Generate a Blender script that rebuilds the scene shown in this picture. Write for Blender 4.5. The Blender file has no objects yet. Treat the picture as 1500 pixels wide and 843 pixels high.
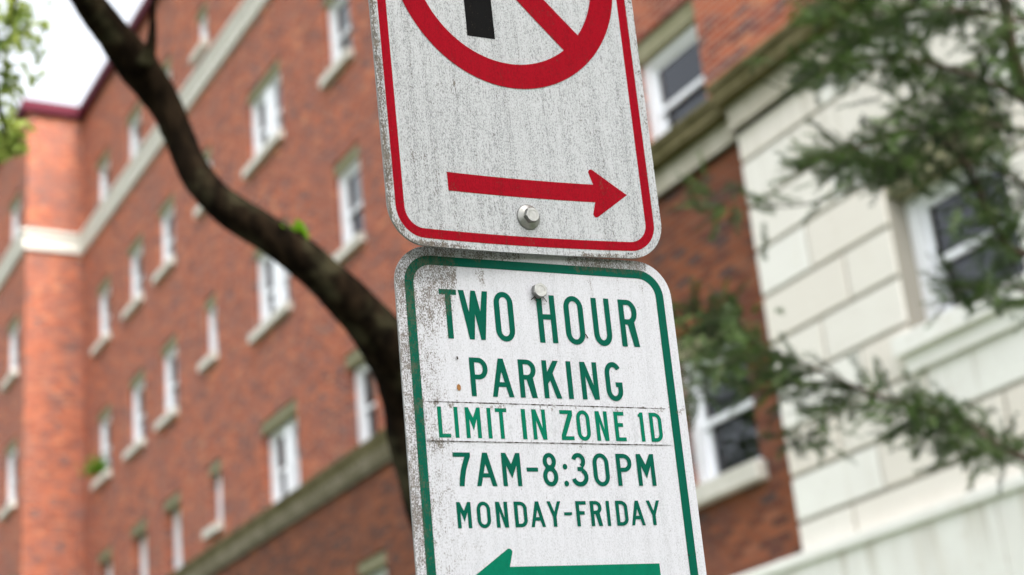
import bpy, bmesh, math, random
import numpy as np
from mathutils import Vector, Matrix
from mathutils.geometry import tessellate_polygon
random.seed(7); RNG = np.random.default_rng(11)
SC = bpy.context.scene; COL = SC.collection
RAD = math.radians

# ------------------------------------------------------------------ camera
CAM_H = 1.6
PITCH, ROLL = RAD(20.74487), RAD(-5.684947)
FPX, CX, CY = 2399.68, 750.0, 421.5          # focal length in photo pixels
fwd = Vector((0, math.cos(PITCH), math.sin(PITCH))); r0 = Vector((1, 0, 0)); u0 = r0.cross(fwd)
cr = math.cos(ROLL)*r0 + math.sin(ROLL)*u0; cu = -math.sin(ROLL)*r0 + math.cos(ROLL)*u0
cam = bpy.data.cameras.new('camera'); camo = bpy.data.objects.new('camera', cam); COL.objects.link(camo)
camo.matrix_world = Matrix(((cr.x, cu.x, -fwd.x, 0), (cr.y, cu.y, -fwd.y, 0), (cr.z, cu.z, -fwd.z, CAM_H), (0, 0, 0, 1)))
cam.sensor_fit = 'HORIZONTAL'; cam.sensor_width = 36; cam.lens = FPX/1500*36
cam.clip_start = 0.05; cam.clip_end = 3000
cam.dof.use_dof = True; cam.dof.focus_distance = 1.60; cam.dof.aperture_fstop = 5.1; cam.dof.aperture_blades = 0
SC.camera = camo

# ------------------------------------------------------------------ sky, sun, exposure
YAW = RAD(-30.82763)
UR = Vector((-math.sin(YAW), -math.cos(YAW), 0))      # along the facade, towards the viewer's right
NI = Vector((math.cos(YAW), -math.sin(YAW), 0))       # into the building
SUN_EL = RAD(46)
sd = (UR*1.0 + NI*0.075*math.tan(SUN_EL)/1.0); sd.z = 0; sd.normalize()
sd = sd*math.cos(SUN_EL) + Vector((0, 0, math.sin(SUN_EL)))
W = bpy.data.worlds.new('World'); SC.world = W; W.use_nodes = True
nt = W.node_tree; nt.nodes.clear()
sky = nt.nodes.new('ShaderNodeTexSky'); sky.sky_type = 'NISHITA'; sky.sun_disc = False
sky.sun_elevation = SUN_EL; sky.sun_rotation = math.atan2(sd.x, sd.y); sky.air_density = 1.0; sky.dust_density = 4.0; sky.ozone_density = 1.0
hs = nt.nodes.new('ShaderNodeHueSaturation'); hs.inputs['Saturation'].default_value = 0.22; hs.inputs['Value'].default_value = 1.1
bg = nt.nodes.new('ShaderNodeBackground'); bg.inputs['Strength'].default_value = 0.15
wo = nt.nodes.new('ShaderNodeOutputWorld')
nt.links.new(sky.outputs[0], hs.inputs['Color']); nt.links.new(hs.outputs[0], bg.inputs[0]); nt.links.new(bg.outputs[0], wo.inputs[0])
sun = bpy.data.lights.new('sun', 'SUN'); sun.energy = .92; sun.angle = RAD(8); sun.color = (1, 0.94, 0.86)
suno = bpy.data.objects.new('sun', sun); COL.objects.link(suno); suno.location = (6, -10, 30)
suno.rotation_euler = (-sd).to_track_quat('-Z', 'Y').to_euler()
vs = SC.view_settings
SC.display_settings.display_device = 'sRGB'; vs.view_transform = 'Standard'; vs.look = 'None'; vs.exposure = 1.8; vs.gamma = 1; vs.use_curve_mapping = False
SC.cycles.use_denoising = True; SC.cycles.max_bounces = 6; SC.cycles.transparent_max_bounces = 12
SC.cycles.caustics_reflective = False; SC.cycles.caustics_refractive = False

# ------------------------------------------------------------------ helpers
def at(px, py, depth):
    """world point seen at photo pixel (px,py), depth metres along the view axis"""
    return Vector((0, 0, CAM_H)) + depth*(fwd + cr*((px-CX)/FPX) - cu*((py-CY)/FPX))

def obj(name, me, mat=None, parent=None):
    o = bpy.data.objects.new(name, me); COL.objects.link(o)
    if mat:
        for m in (mat if isinstance(mat, (list, tuple)) else [mat]): me.materials.append(m)
    if parent: o.parent = parent
    return o

def from_bm(name, bm, mat=None, parent=None, smooth=False):
    me = bpy.data.meshes.new(name); bm.to_mesh(me); bm.free()
    if smooth:
        for p in me.polygons: p.use_smooth = True
    return obj(name, me, mat, parent)

def thing(name, label, cat, loc=(0, 0, 0), group=None):
    o = bpy.data.objects.new(name, None); COL.objects.link(o); o.location = loc; o.empty_display_size = .2
    o['label'] = label; o['category'] = cat
    if group: o['group'] = group
    return o

def add_box(bm, x0, x1, y0, y1, z0, z1, skip=''):
    v = [bm.verts.new(p) for p in ((x0,y0,z0),(x1,y0,z0),(x1,y1,z0),(x0,y1,z0),(x0,y0,z1),(x1,y0,z1),(x1,y1,z1),(x0,y1,z1))]
    F = {'b':(3,2,1,0),'t':(4,5,6,7),'f':(0,1,5,4),'r':(1,2,6,5),'k':(2,3,7,6),'l':(3,0,4,7)}
    for k, ids in F.items():
        if k not in skip: bm.faces.new([v[i] for i in ids])

def box_bm(*boxes, bevel=0):
    bm = bmesh.new()
    for b in boxes: add_box(bm, *b)
    if bevel: bmesh.ops.bevel(bm, geom=list(bm.edges), offset=bevel, segments=2, affect='EDGES', profile=.6)
    return bm

def add_tube(bm, pts, rad, sides=10, jit=0.0, caps=True):
    pts = [Vector(p) for p in pts]; n = len(pts); ref = None; rings = []
    for i in range(n):
        t = (pts[min(i+1, n-1)] - pts[max(i-1, 0)]).normalized()
        if ref is None:
            ref = t.orthogonal().normalized()
        ref = (ref - t*ref.dot(t)).normalized(); b = t.cross(ref)
        ring = []
        for k in range(sides):
            a = 2*math.pi*k/sides; r = rad[i]*(1 + jit*random.uniform(-1, 1))
            ring.append(bm.verts.new(pts[i] + (ref*math.cos(a) + b*math.sin(a))*r))
        rings.append(ring)
    for i in range(n-1):
        for k in range(sides):
            bm.faces.new((rings[i][k], rings[i][(k+1) % sides], rings[i+1][(k+1) % sides], rings[i+1][k]))
    if caps:
        bm.faces.new(rings[0][::-1]); bm.faces.new(rings[-1])

def smooth_path(pts, rad, m=6):
    """Catmull-Rom through points"""
    P = [Vector(p) for p in pts]; P = [2*P[0]-P[1]] + P + [2*P[-1]-P[-2]]; R = [rad[0]] + list(rad) + [rad[-1]]
    op, orr = [], []
    for i in range(1, len(P)-2):
        for k in range(m):
            t = k/m; t2, t3 = t*t, t*t*t
            op.append(.5*((2*P[i]) + (-P[i-1]+P[i+1])*t + (2*P[i-1]-5*P[i]+4*P[i+1]-P[i+2])*t2 + (-P[i-1]+3*P[i]-3*P[i+1]+P[i+2])*t3))
            orr.append(R[i]*(1-t) + R[i+1]*t)
    op.append(P[-2]); orr.append(R[-2])
    return op, orr

def mesh_np(name, verts, faces, mat, parent=None, k=4):
    """fast mesh from numpy: verts (N,3), faces (M,k)"""
    me = bpy.data.meshes.new(name); n, m = len(verts), len(faces)
    me.vertices.add(n); me.vertices.foreach_set('co', np.asarray(verts, np.float32).ravel())
    me.loops.add(m*k); me.loops.foreach_set('vertex_index', np.asarray(faces, np.int32).ravel())
    me.polygons.add(m); me.polygons.foreach_set('loop_start', np.arange(0, m*k, k, dtype=np.int32)); me.polygons.foreach_set('loop_total', np.full(m, k, np.int32))
    me.update(calc_edges=True); me.validate()
    return obj(name, me, mat, parent)

# ------------------------------------------------------------------ material helpers
class NT:
    def __init__(s, name, rough=.8, spec=.3):
        s.m = bpy.data.materials.new(name); s.m.use_nodes = True; s.t = s.m.node_tree
        s.p = s.t.nodes['Principled BSDF']; s.p.inputs['Roughness'].default_value = rough; s.p.inputs['Specular IOR Level'].default_value = spec
    def n(s, typ, **kw):
        nd = s.t.nodes.new('ShaderNode'+typ)
        for k, v in kw.items(): setattr(nd, k, v)
        return nd
    def l(s, a, b): s.t.links.new(a, b)
    def val(s, x, sock):
        if isinstance(x, (int, float)): sock.default_value = x
        elif isinstance(x, tuple): sock.default_value = x
        else: s.l(x, sock)
    def math(s, op, a, b=0.0, c=0.0, clamp=False):
        nd = s.n('Math', operation=op, use_clamp=clamp)
        s.val(a, nd.inputs[0]); s.val(b, nd.inputs[1]); s.val(c, nd.inputs[2]); return nd.outputs[0]
    def add(s, a, b): return s.math('ADD', a, b)
    def mul(s, a, b): return s.math('MULTIPLY', a, b)
    def ss(s, x, lo, hi):
        nd = s.n('MapRange', interpolation_type='SMOOTHSTEP'); s.val(x, nd.inputs[0]); nd.inputs[1].default_value = lo; nd.inputs[2].default_value = hi; return nd.outputs[0]
    def coord(s, kind='Object'): return s.n('TexCoord').outputs[kind]
    def mapv(s, v, scale=(1, 1, 1), loc=(0, 0, 0)):
        nd = s.n('Mapping'); s.l(v, nd.inputs[0]); nd.inputs['Scale'].default_value = scale; nd.inputs['Location'].default_value = loc; return nd.outputs[0]
    def noise(s, v, scale, detail=2, rough=.5, dim='3D'):
        nd = s.n('TexNoise', noise_dimensions=dim); s.l(v, nd.inputs['Vector']); nd.inputs['Scale'].default_value = scale; nd.inputs['Detail'].default_value = detail; nd.inputs['Roughness'].default_value = rough
        return nd.outputs[0]
    def mix(s, f, a, b, mode='MIX'):
        nd = s.n('Mix', data_type='RGBA', blend_type=mode); s.val(f, nd.inputs[0])
        for x, i in ((a, 6), (b, 7)):
            if isinstance(x, tuple): nd.inputs[i].default_value = (*x, 1)[:4]
            else: s.l(x, nd.inputs[i])
        return nd.outputs[2]
    def ramp(s, f, stops, interp='LINEAR'):
        nd = s.n('ValToRGB'); s.l(f, nd.inputs[0]); cr_ = nd.color_ramp; cr_.interpolation = interp
        while len(cr_.elements) < len(stops): cr_.elements.new(.5)
        for e, (p, c) in zip(cr_.elements, stops): e.position = p; e.color = (*c, 1)
        return nd.outputs[0]
    def xyz(s, v):
        nd = s.n('SeparateXYZ'); s.l(v, nd.inputs[0]); return nd.outputs
    def comb(s, a, b, c=0.0):
        nd = s.n('CombineXYZ'); s.val(a, nd.inputs[0]); s.val(b, nd.inputs[1]); s.val(c, nd.inputs[2]); return nd.outputs[0]
    def bump(s, h, strength=.3, dist=.01):
        nd = s.n('Bump'); s.l(h, nd.inputs['Height']); nd.inputs['Strength'].default_value = strength; nd.inputs['Distance'].default_value = dist; s.l(nd.outputs[0], s.p.inputs['Normal'])
    def col(s, c): s.val((*c, 1) if isinstance(c, tuple) and len(c) == 3 else c, s.p.inputs['Base Color'])

def plain(name, c, rough=.7, spec=.3, var=.12, scale=6, metal=0.0):
    a = NT(name, rough, spec); v = a.coord()
    f = a.noise(v, scale, 4, .6)
    a.col(a.mix(f, tuple(x*(1-var) for x in c), tuple(min(1, x*(1+var)) for x in c)))
    a.p.inputs['Metallic'].default_value = metal
    return a.m

def brick_mat(name, bricks, mortar, blot):
    a = NT(name, .9, .15); x, y, z = a.xyz(a.coord())
    h = a.add(x, y); LB, HB = .203, .0677
    row = a.math('FLOOR', a.math('DIVIDE', z, HB))
    sh = a.mul(a.math('MODULO', row, 2.0), .5)
    cu_ = a.add(a.math('DIVIDE', h, LB), sh); colm = a.math('FLOOR', cu_)
    wn = a.n('TexWhiteNoise', noise_dimensions='2D'); a.l(a.comb(colm, row), wn.inputs['Vector'])
    c = a.ramp(wn.outputs[0], bricks, 'CONSTANT')
    big = a.noise(a.coord(), .9, 4, .6); c = a.mix(a.mul(a.ss(big, .42, .72), .6), c, blot)
    mid = a.noise(a.coord(), 3.2, 3, .6); c = a.mix(a.mul(a.ss(mid, .52, .68), .5), c, tuple(q*k_ for q, k_ in zip(blot, (.8, .95, 1.25)))); mid2 = a.noise(a.mapv(a.coord(), (1, 1, 2.2), (7, 3, 1)), 2.4, 3, .6); c = a.mix(a.mul(a.ss(mid2, .54, .70), .5), c, tuple(q*k_ for q, k_ in zip(blot, (2.0, 1.45, 1.0))))
    fr = a.math('FRACT', cu_); fz = a.math('FRACT', a.math('DIVIDE', z, HB))
    mx = a.math('GREATER_THAN', a.math('ABSOLUTE', a.add(fr, -.5)), .5-.036); mz = a.math('GREATER_THAN', a.math('ABSOLUTE', a.add(fz, -.5)), .5-.10)
    mo = a.math('MAXIMUM', mx, mz)
    grain = a.noise(a.coord(), 60, 3, .6)
    c = a.mix(a.mul(grain, .25), c, tuple(q*.5 for q in blot)) if isinstance(blot, tuple) else c
    a.col(a.mix(mo, c, mortar)); a.bump(a.math('SUBTRACT', 1.0, mo), .5, .006)
    return a.m

M = {}
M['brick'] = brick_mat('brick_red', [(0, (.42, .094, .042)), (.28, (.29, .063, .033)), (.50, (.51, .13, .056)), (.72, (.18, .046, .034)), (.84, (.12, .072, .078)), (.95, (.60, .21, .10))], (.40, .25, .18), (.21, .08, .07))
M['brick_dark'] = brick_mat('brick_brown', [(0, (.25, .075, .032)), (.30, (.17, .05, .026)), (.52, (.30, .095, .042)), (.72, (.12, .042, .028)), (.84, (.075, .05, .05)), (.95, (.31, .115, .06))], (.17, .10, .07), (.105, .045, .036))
def stone(name, c, moss=None, amt=.3, streak=True, rough=.85, block=False):
    a = NT(name, rough, .25); v = a.coord()
    f = a.noise(v, 2.3, 5, .6); cc = a.mix(f, tuple(q*.86 for q in c), tuple(min(.95, q*1.1) for q in c))
    if streak:
        s_ = a.noise(a.mapv(v, (5, 5, .5)), 1.5, 4, .6); cc = a.mix(a.mul(a.ss(s_, .55, .8), .35), cc, (c[0]*.72, c[1]*.66, c[2]*.55))
    if moss:
        m_ = a.noise(v, 4.5, 5, .65); cc = a.mix(a.mul(a.ss(m_, .35, .65), amt), cc, moss)
    if block:
        at_ = a.n('Attribute', attribute_name='tone'); cc = a.mix(at_.outputs['Fac'], cc, tuple(q*k_ for q, k_ in zip(c, (.86, .825, .78))))
        z_ = a.xyz(v)[2]; dr = a.noise(a.mapv(v, (9, 9, .35)), 1.2, 4, .65)
        for zt_, ln_ in ((5.79+1.6, .9), (3.2+1.6, .5), (2.18+1.6, .5)):
            below = a.mul(a.math('LESS_THAN', z_, zt_), a.ss(z_, zt_-ln_, zt_)); cc = a.mix(a.mul(a.mul(below, a.ss(dr, .48, .68)), .5), cc, (c[0]*.5, c[1]*.46, c[2]*.38))
        sp_ = a.noise(v, 14, 4, .7); cc = a.mix(a.mul(a.ss(sp_, .56, .74), .3), cc, (c[0]*.62, c[1]*.56, c[2]*.47))
    a.col(cc); a.bump(a.noise(v, 45, 4, .6), .25, .006)
    return a.m
M['limestone'] = stone('limestone', (.90, .862, .81), block=True)
M['lime_joint'] = stone('limestone_joint', (.36, .335, .285), streak=False)
M['band'] = stone('band_stone', (.27, .24, .17), (.11, .10, .045), .55); M['band_light'] = stone('band_stone_pale', (.52, .48, .40), (.22, .19, .10), .3)
M['slab_moss'] = stone('band_slab_mossy', (.16, .135, .065), (.07, .06, .016), .85)
M['belt'] = stone('belt_stone', (.66, .635, .58), (.58, .55, .49), .25)
M['sill'] = stone('sill_stone', (.70, .665, .60), (.3, .29, .22), .25)
M['lintel'] = stone('lintel_stone', (.30, .28, .18), (.17, .165, .075), .6)
M['frame'] = plain('window_paint', (.86, .87, .90), .4, .4, .05, 5)
M['eave'] = plain('eave_metal', (.10, .018, .03), .7, .08, .2, 3)
M['blind'] = plain('blind_fabric', (.74, .72, .66), .9, .1, .06, 4)
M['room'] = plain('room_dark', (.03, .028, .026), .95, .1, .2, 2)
def glass():
    a = NT('window_glass'); t = a.t; out = t.nodes['Material Output']
    gl = a.n('BsdfGlossy'); gl.inputs['Roughness'].default_value = .02; gl.inputs['Color'].default_value = (.92, .95, 1, 1)
    tr = a.n('BsdfTransparent'); tr.inputs['Color'].default_value = (.55, .58, .58, 1)
    fr = a.n('Fresnel'); fr.inputs['IOR'].default_value = 1.52
    w = a.noise(a.coord(), 1.7, 2); b = a.n('Bump'); b.inputs['Strength'].default_value = .06; b.inputs['Distance'].default_value = .05; a.l(w, b.inputs['Height']); a.l(b.outputs[0], gl.inputs['Normal'])
    ms = a.n('MixShader'); a.l(a.math('ADD', a.mul(fr.outputs[0], .95), .01, clamp=True), ms.inputs[0]); a.l(tr.outputs[0], ms.inputs[1]); a.l(gl.outputs[0], ms.inputs[2]); a.l(ms.outputs[0], out.inputs[0])
    return a.m
M['glass'] = glass()
def bark(name, c1, c2, c3):
    a = NT(name, .95, .03); v = a.coord()
    n1 = a.noise(a.mapv(v, (1, 1, .35)), 28, 6, .65); cc = a.mix(a.ss(n1, .35, .7), c1, c2)
    n2 = a.noise(v, 6, 4, .6); cc = a.mix(a.mul(a.ss(n2, .5, .68), .7), cc, c3)
    a.col(cc); a.bump(n1, .8, .02); return a.m
M['bark_dark'] = bark('bark_dark', (.003, .002, .0012), (.018, .0115, .0065), (.055, .05, .028))
M['bark_grey'] = bark('bark_grey', (.04, .028, .022), (.13, .095, .075), (.15, .125, .10))
def leaf(name, c1, c2, trans=.35, scale=9.0):
    a = NT(name, .55, .35); v = a.coord()
    n1 = a.noise(v, scale, 3, .6); c = a.mix(a.ss(n1, .32, .68), c1, c2); a.col(c)
    tl = a.n('BsdfTranslucent'); a.l(c, tl.inputs[0]); ms = a.n('MixShader'); ms.inputs[0].default_value = trans
    a.l(a.p.outputs[0], ms.inputs[1]); a.l(tl.outputs[0], ms.inputs[2]); a.l(ms.outputs[0], a.t.nodes['Material Output'].inputs[0]); return a.m
M['leaf'] = leaf('leaf_light', (.15, .22, .05), (.40, .47, .10), .55)
M['leaf_mid'] = leaf('leaf_mid', (.035, .07, .02), (.09, .15, .035), .35, 2.5)
M['needle'] = leaf('needle', (.014, .030, .013), (.085, .155, .03), .32, 4.5)
M['steel'] = plain('zinc_steel', (.30, .30, .285), .42, .5, .35, 220, .85)
M['steel_dull'] = plain('galvanised_post', (.30, .31, .31), .55, .5, .25, 40, .8)
M['grass'] = plain('lawn', (.05, .09, .025), .95, .1, .4, 3)
M['concrete'] = plain('concrete', (.34, .33, .31), .9, .2, .15, 4)
M['asphalt'] = plain('asphalt', (.05, .05, .052), .9, .2, .2, 20)

# ------------------------------------------------------------------ the building
DM, DR, DL = 9.40, 8.10, 7.96                 # distance of recessed facade, wings, limestone bay
B0 = -20.0                                    # base point along the facade
bld = thing('apartment_building', 'five storey red brick apartment block with white windows, stone bands and limestone ground storey', 'building')
bld.location = UR*B0 + NI*DM; bld.rotation_euler = (0, 0, math.atan2(UR.y, UR.x))
U = lambda u: u-B0                            # facade u -> building local x
Y = lambda d: d-DM                            # facade depth -> building local y
Zr = lambda z: z+CAM_H                        # height above camera -> height above ground
E_ROOF = Zr(18.72); E_EAVE = Zr(18.44)

def wall_bm(u0, u1, z0, z1, d, holes, reveal=.34):
    """brick sheet in the facade plane with real openings and their reveals; holes: (ua,ub,za,zb) metres"""
    bm = bmesh.new()
    us = sorted({u0, u1, *[h[0] for h in holes], *[h[1] for h in holes]}); zs = sorted({z0, z1, *[h[2] for h in holes], *[h[3] for h in holes]})
    V = {}
    def vt(u, z):
        if (u, z) not in V: V[(u, z)] = bm.verts.new((U(u), Y(d), z))
        return V[(u, z)]
    for a, b in zip(us, us[1:]):
        for c, e in zip(zs, zs[1:]):
            mu, mz = (a+b)/2, (c+e)/2
            if any(h[0] < mu < h[1] and h[2] < mz < h[3] for h in holes): continue
            bm.faces.new((vt(a, c), vt(b, c), vt(b, e), vt(a, e)))
    for ua, ub, za, zb in holes:
        y0, y1 = Y(d), Y(d)+reveal
        q = lambda *p: bm.faces.new([bm.verts.new(t) for t in p])
        q((U(ua), y0, za), (U(ua), y0, zb), (U(ua), y1, zb), (U(ua), y1, za)); q((U(ub), y0, za), (U(ub), y1, za), (U(ub), y1, zb), (U(ub), y0, zb))
        q((U(ua), y0, zb), (U(ub), y0, zb), (U(ub), y1, zb), (U(ua), y1, zb)); q((U(ua), y0, za), (U(ua), y1, za), (U(ub), y1, za), (U(ub), y0, za))
    return bm

PROTO = {}
def window(u0, u1, z0, z1, d, sill=True, twin=False, lint=.17, back=.09, blind=.5, sillh=.15, over=.05):
    """double-hung window in an opening; a part of the building, its pieces are its children"""
    w, h = round(u1-u0, 3), round(z1-z0, 3); key = (w, h, sill, twin, lint, back, round(blind, 2), sillh)
    pos = (U(u0), Y(d), z0)
    if key in PROTO:
        src = PROTO[key]; o = src.copy(); COL.objects.link(o); o.location = pos
        for ch in src.children:
            c = ch.copy(); COL.objects.link(c); c.parent = o
        return o
    hf = h-lint; cw = .115 if w > .8 else .09
    bm = bmesh.new(); b = back
    add_box(bm, .002, cw, b, b+.13, .002, hf); add_box(bm, w-cw, w-.002, b, b+.13, .002, hf)
    add_box(bm, cw, w-cw, b+.002, b+.11, hf-.07, hf-.001); add_box(bm, cw, w-cw, b-.005, b+.11, .003, .055)
    lights = [(cw, w-cw)]
    if twin:
        mw = .27; lights = [(cw, w/2-mw/2), (w/2+mw/2, w-cw)]; add_box(bm, w/2-mw/2, w/2+mw/2, b-.012, b+.11, .055, hf-.07)
    fr = from_bm('window', bm, M['frame'], bld); fr.location = pos
    bs, bb, br = bmesh.new(), bmesh.new(), bmesh.new(); panes = []
    zt = hf-.07; zm = (.055+zt)/2; st = .048
    for a, c in lights:
        for (za, zb, ya) in ((zm-.035, zt, b+.045), (.055, zm+.038, b+.083)):
            yb = ya+.034
            add_box(bs, a+.001, a+st, ya, yb, za, zb); add_box(bs, c-st, c-.001, ya, yb, za, zb)
            add_box(bs, a+st, c-st, ya+.001, yb-.001, zb-.05, zb-.001); add_box(bs, a+st, c-st, ya+.001, yb-.001, za+.001, za+.055)
            yp = ya+.018; bp = bmesh.new(); panes.append(bp); bp.faces.new([bp.verts.new(p) for p in ((a+st, yp, za+.055), (c-st, yp, za+.055), (c-st, yp, zb-.05), (a+st, yp, zb-.05))])
        if blind > 0: add_box(bb, a+.01, c-.01, b+.16, b+.168, zt-(zt-.055)*blind, zt)
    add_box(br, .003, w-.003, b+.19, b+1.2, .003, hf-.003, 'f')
    from_bm('sash', bs, M['frame'], fr); [from_bm('pane', bp, M['glass'], fr) for bp in panes]
    if blind > 0: from_bm('blind', bb, M['blind'], fr)
    from_bm('interior', br, M['room'], fr)
    if lint: from_bm('lintel', box_bm((.003, w-.003, .035, b+.12, hf+.001, h-.003)), M['lintel'], fr)
    if sill: from_bm('sill', box_bm((-.06, w+.06, -.115, -.002, -sillh, -.004), (.002, w-.002, -.004, b+.0, -.004, .002), bevel=.008), M['sill'], fr)
    PROTO[key] = fr
    return fr

K = DM
cols = [(-3.588, -3.472, 0), (-3.338, -3.222, 0), (-3.116, -3.004, 0), (-2.842, -2.770, 2), (-2.572, -2.402, 1), (-2.205, -2.100, 0), (-1.93, -1.76, 1)]
rows = [(.345, .500, True), (.6655, .823, False), (.989, 1.150, True), (1.310, 1.463, True), (1.655, 1.790, False)]
main_holes, main_w = [], []
bl = [0, .95, .5, .35, .8, 0, .6, 1.0, .4]
for ci, (a, b, kind) in enumerate(cols):
    for ri, (z0, z1, sl) in enumerate(rows):
        if kind == 2 and ri == 0: continue
        zz0 = z0
        if kind == 2: zz0 = z0+.036; sl = True
        h = (a*K, b*K, Zr(zz0*K), Zr(z1*K)); main_holes.append(h)
        bv = {0: [.45, .9, 1.0, .7], 1: [0, .35, 0, .3], 2: [1.0, 1.0, 1.0, 1.0]}[kind][(ci*2+ri) % 4]
        if ri <= 1: bv = {0: .35, 1: .0, 2: .6}[kind]
        main_w.append((*h, sl, kind == 1, bv))
UW0, UW1 = -3.70*DM, 6.0                        # inner corner at the left wing; far right end
URW = -13.6                                     # left edge of the right wing
UEND = -62.0
ZB0, ZB1 = Zr(5.80), Zr(6.215)
from_bm('wall', wall_bm(UW0, URW, Zr(5.9), E_EAVE+.1, DM, [h for h in main_holes if h[2] > Zr(5.9)]), M['brick'], bld)
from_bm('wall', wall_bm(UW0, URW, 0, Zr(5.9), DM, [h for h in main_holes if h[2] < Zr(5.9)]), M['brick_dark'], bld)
for h in main_w:
    low_ = h[3] < Zr(8.0); nar = h[1]-h[0] < 1.2 and h[0] < -2.3*K
    window(h[0], h[1], h[2], h[3], DM, sill=h[4], twin=h[5], blind=h[6], back=(.16 if h[1]-h[0] < .8 else .22 if nar else .17) if low_ else .10)
# left wing
lw_h = []
for (a, b) in ((-3.892, -3.768), (-4.28, -4.156), (-4.60, -4.476)):
    for ri, (z0, z1, sl) in enumerate(rows):
        lw_h.append((a*K, b*K, Zr(z0*K), Zr(z1*K), sl, [.9, .6, 1.0, .8, .95][ri]))
from_bm('wall', wall_bm(UEND, UW0, 0, E_EAVE+.1, DR, [h[:4] for h in lw_h]), M['brick'], bld)
for h in lw_h: window(*h[:4], DR, sill=h[4], blind=h[5])
bm = bmesh.new()
bm.faces.new([bm.verts.new(p) for p in ((U(UW0), Y(DR), 0), (U(UW0), Y(DM), 0), (U(UW0), Y(DM), E_EAVE+.1), (U(UW0), Y(DR), E_EAVE+.1))])
from_bm('wall', bm, M['brick'], bld)
# right wing: upper brick, lower darker brick
rwu = []
for k in range(4):
    zb, zt = 6.215+k*3.02, 7.42+k*3.02
    if k: zb += .12
    rwu.append((-10.99, -9.985, Zr(zb), Zr(zt), k > 0)); rwu.append((-7.95, -6.6, Zr(zb), Zr(zt), k > 0))
from_bm('wall', wall_bm(URW, UW1, Zr(6.0), E_EAVE+.1, DR, [h[:4] for h in rwu]), M['brick'], bld)
for h in rwu: window(*h[:4], DR, sill=h[4], twin=(h[1]-h[0] > 1.2), lint=.2, blind=0, back=.10)
rwl = [(-11.0, -9.985, Zr(3.145), Zr(4.50))]
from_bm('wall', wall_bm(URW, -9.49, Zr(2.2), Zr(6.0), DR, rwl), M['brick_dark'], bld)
window(*rwl[0], DR, sill=True, lint=.2, blind=0, sillh=.16, back=.105)
bm = bmesh.new()                                # hidden returns of the right wing
bm.faces.new([bm.verts.new(p) for p in ((U(URW), Y(DM), 0), (U(URW), Y(DR), 0), (U(URW), Y(DR), E_EAVE+.1), (U(URW), Y(DM), E_EAVE+.1))])
bm.faces.new([bm.verts.new(p) for p in ((U(UW1), Y(DR), 0), (U(UW1), Y(DR)+14, 0), (U(UW1), Y(DR)+14, E_EAVE+.1), (U(UW1), Y(DR), E_EAVE+.1))])
from_bm('wall', bm, M['brick'], bld)

# limestone ground storey: recessed joints between real blocks
jz = [2.275, 2.515, 2.865, 3.225, 3.585, 3.945, 4.335, 4.725, 5.115, 5.51, 5.79]
LH = (-7.99, -6.88, Zr(3.50), Zr(4.80))
UL0 = -9.50
bm = wall_bm(UL0, UW1, Zr(2.2), Zr(5.85), DL+.022, [LH], .62)
bm.faces.new([bm.verts.new(p) for p in ((U(UL0), Y(DL+.022), Zr(2.2)), (U(UL0), Y(DL+.022), Zr(5.85)), (U(UL0), Y(DR)+.01, Zr(5.85)), (U(UL0), Y(DR)+.01, Zr(2.2)))])
lw_ = from_bm('wall', bm, M['lime_joint'], bld)
bm = bmesh.new(); tone = bm.faces.layers.float.new('tone'); g = .017; rr = random.Random(5)
for i, (z0, z1) in enumerate(zip(jz, jz[1:])):
    u = UL0; first = True; L = [.62, .98][i % 2]
    while u < UW1:
        u2 = min(u+(L if first else rr.uniform(.95, 1.25)), UW1); first = False
        segs = [(u, u2)]
        if z1 > LH[2]-CAM_H+.02 and z0 < LH[3]-CAM_H-.02:
            segs = [(max(a, u), min(b, u2)) for a, b in ((u, LH[0]), (LH[1], u2)) if min(b, u2)-max(a, u) > .05]
        for a, b in segs:
            add_box(bm, U(a)+(0 if a == UL0 else g*.8), U(b)-g*.8, Y(DL), Y(DL)+.021, Zr(z0)+g, Zr(z1)-g, 'k'); tv = rr.random()**1.6; bm.faces.ensure_lookup_table()
            for f_ in bm.faces[-5:]: f_[tone] = tv
        u = u2
bmesh.ops.bevel(bm, geom=[e for e in bm.edges if len(e.link_faces) == 2], offset=.006, segments=1, affect='EDGES')
from_bm('block_facing', bm, M['limestone'], bld)
window(*LH, DL, sill=False, lint=.25, blind=0, back=.19)
from_bm('sill', box_bm((U(-8.09), U(-6.72), Y(DL)-.10, Y(DL)+.02, Zr(3.345), Zr(3.49)), (U(-8.04), U(-6.77), Y(DL)-.045, Y(DL)+.02, Zr(3.215), Zr(3.343)), bevel=.008), M['limestone'], bld)
# water table and smooth base
from_bm('water_table', box_bm((U(URW)-.1, U(UW1), Y(DL)-.11, Y(DR)+.02, Zr(2.18), Zr(2.272)), bevel=.02), M['limestone'], bld)
bm = bmesh.new()
for z0, z1 in ((0, .55), (.562, 1.35), (1.362, 2.17)):
    u = URW-.05
    k = 0
    while u < UW1:
        u2 = min(u+1.55, UW1); add_box(bm, U(u)+.004, U(u2)-.004, Y(DL)-.075, Y(DR)+.02, max(0, z0 if z0 == 0 else z0), Zr(z1)-CAM_H if False else z1, 'k'); u = u2
for v_ in bm.verts: v_.co.z = v_.co.z*(Zr(2.18)/2.17)
bmesh.ops.bevel(bm, geom=list(bm.edges), offset=.005, segments=1, affect='EDGES')
from_bm('plinth', bm, M['limestone'], bld)

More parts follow.
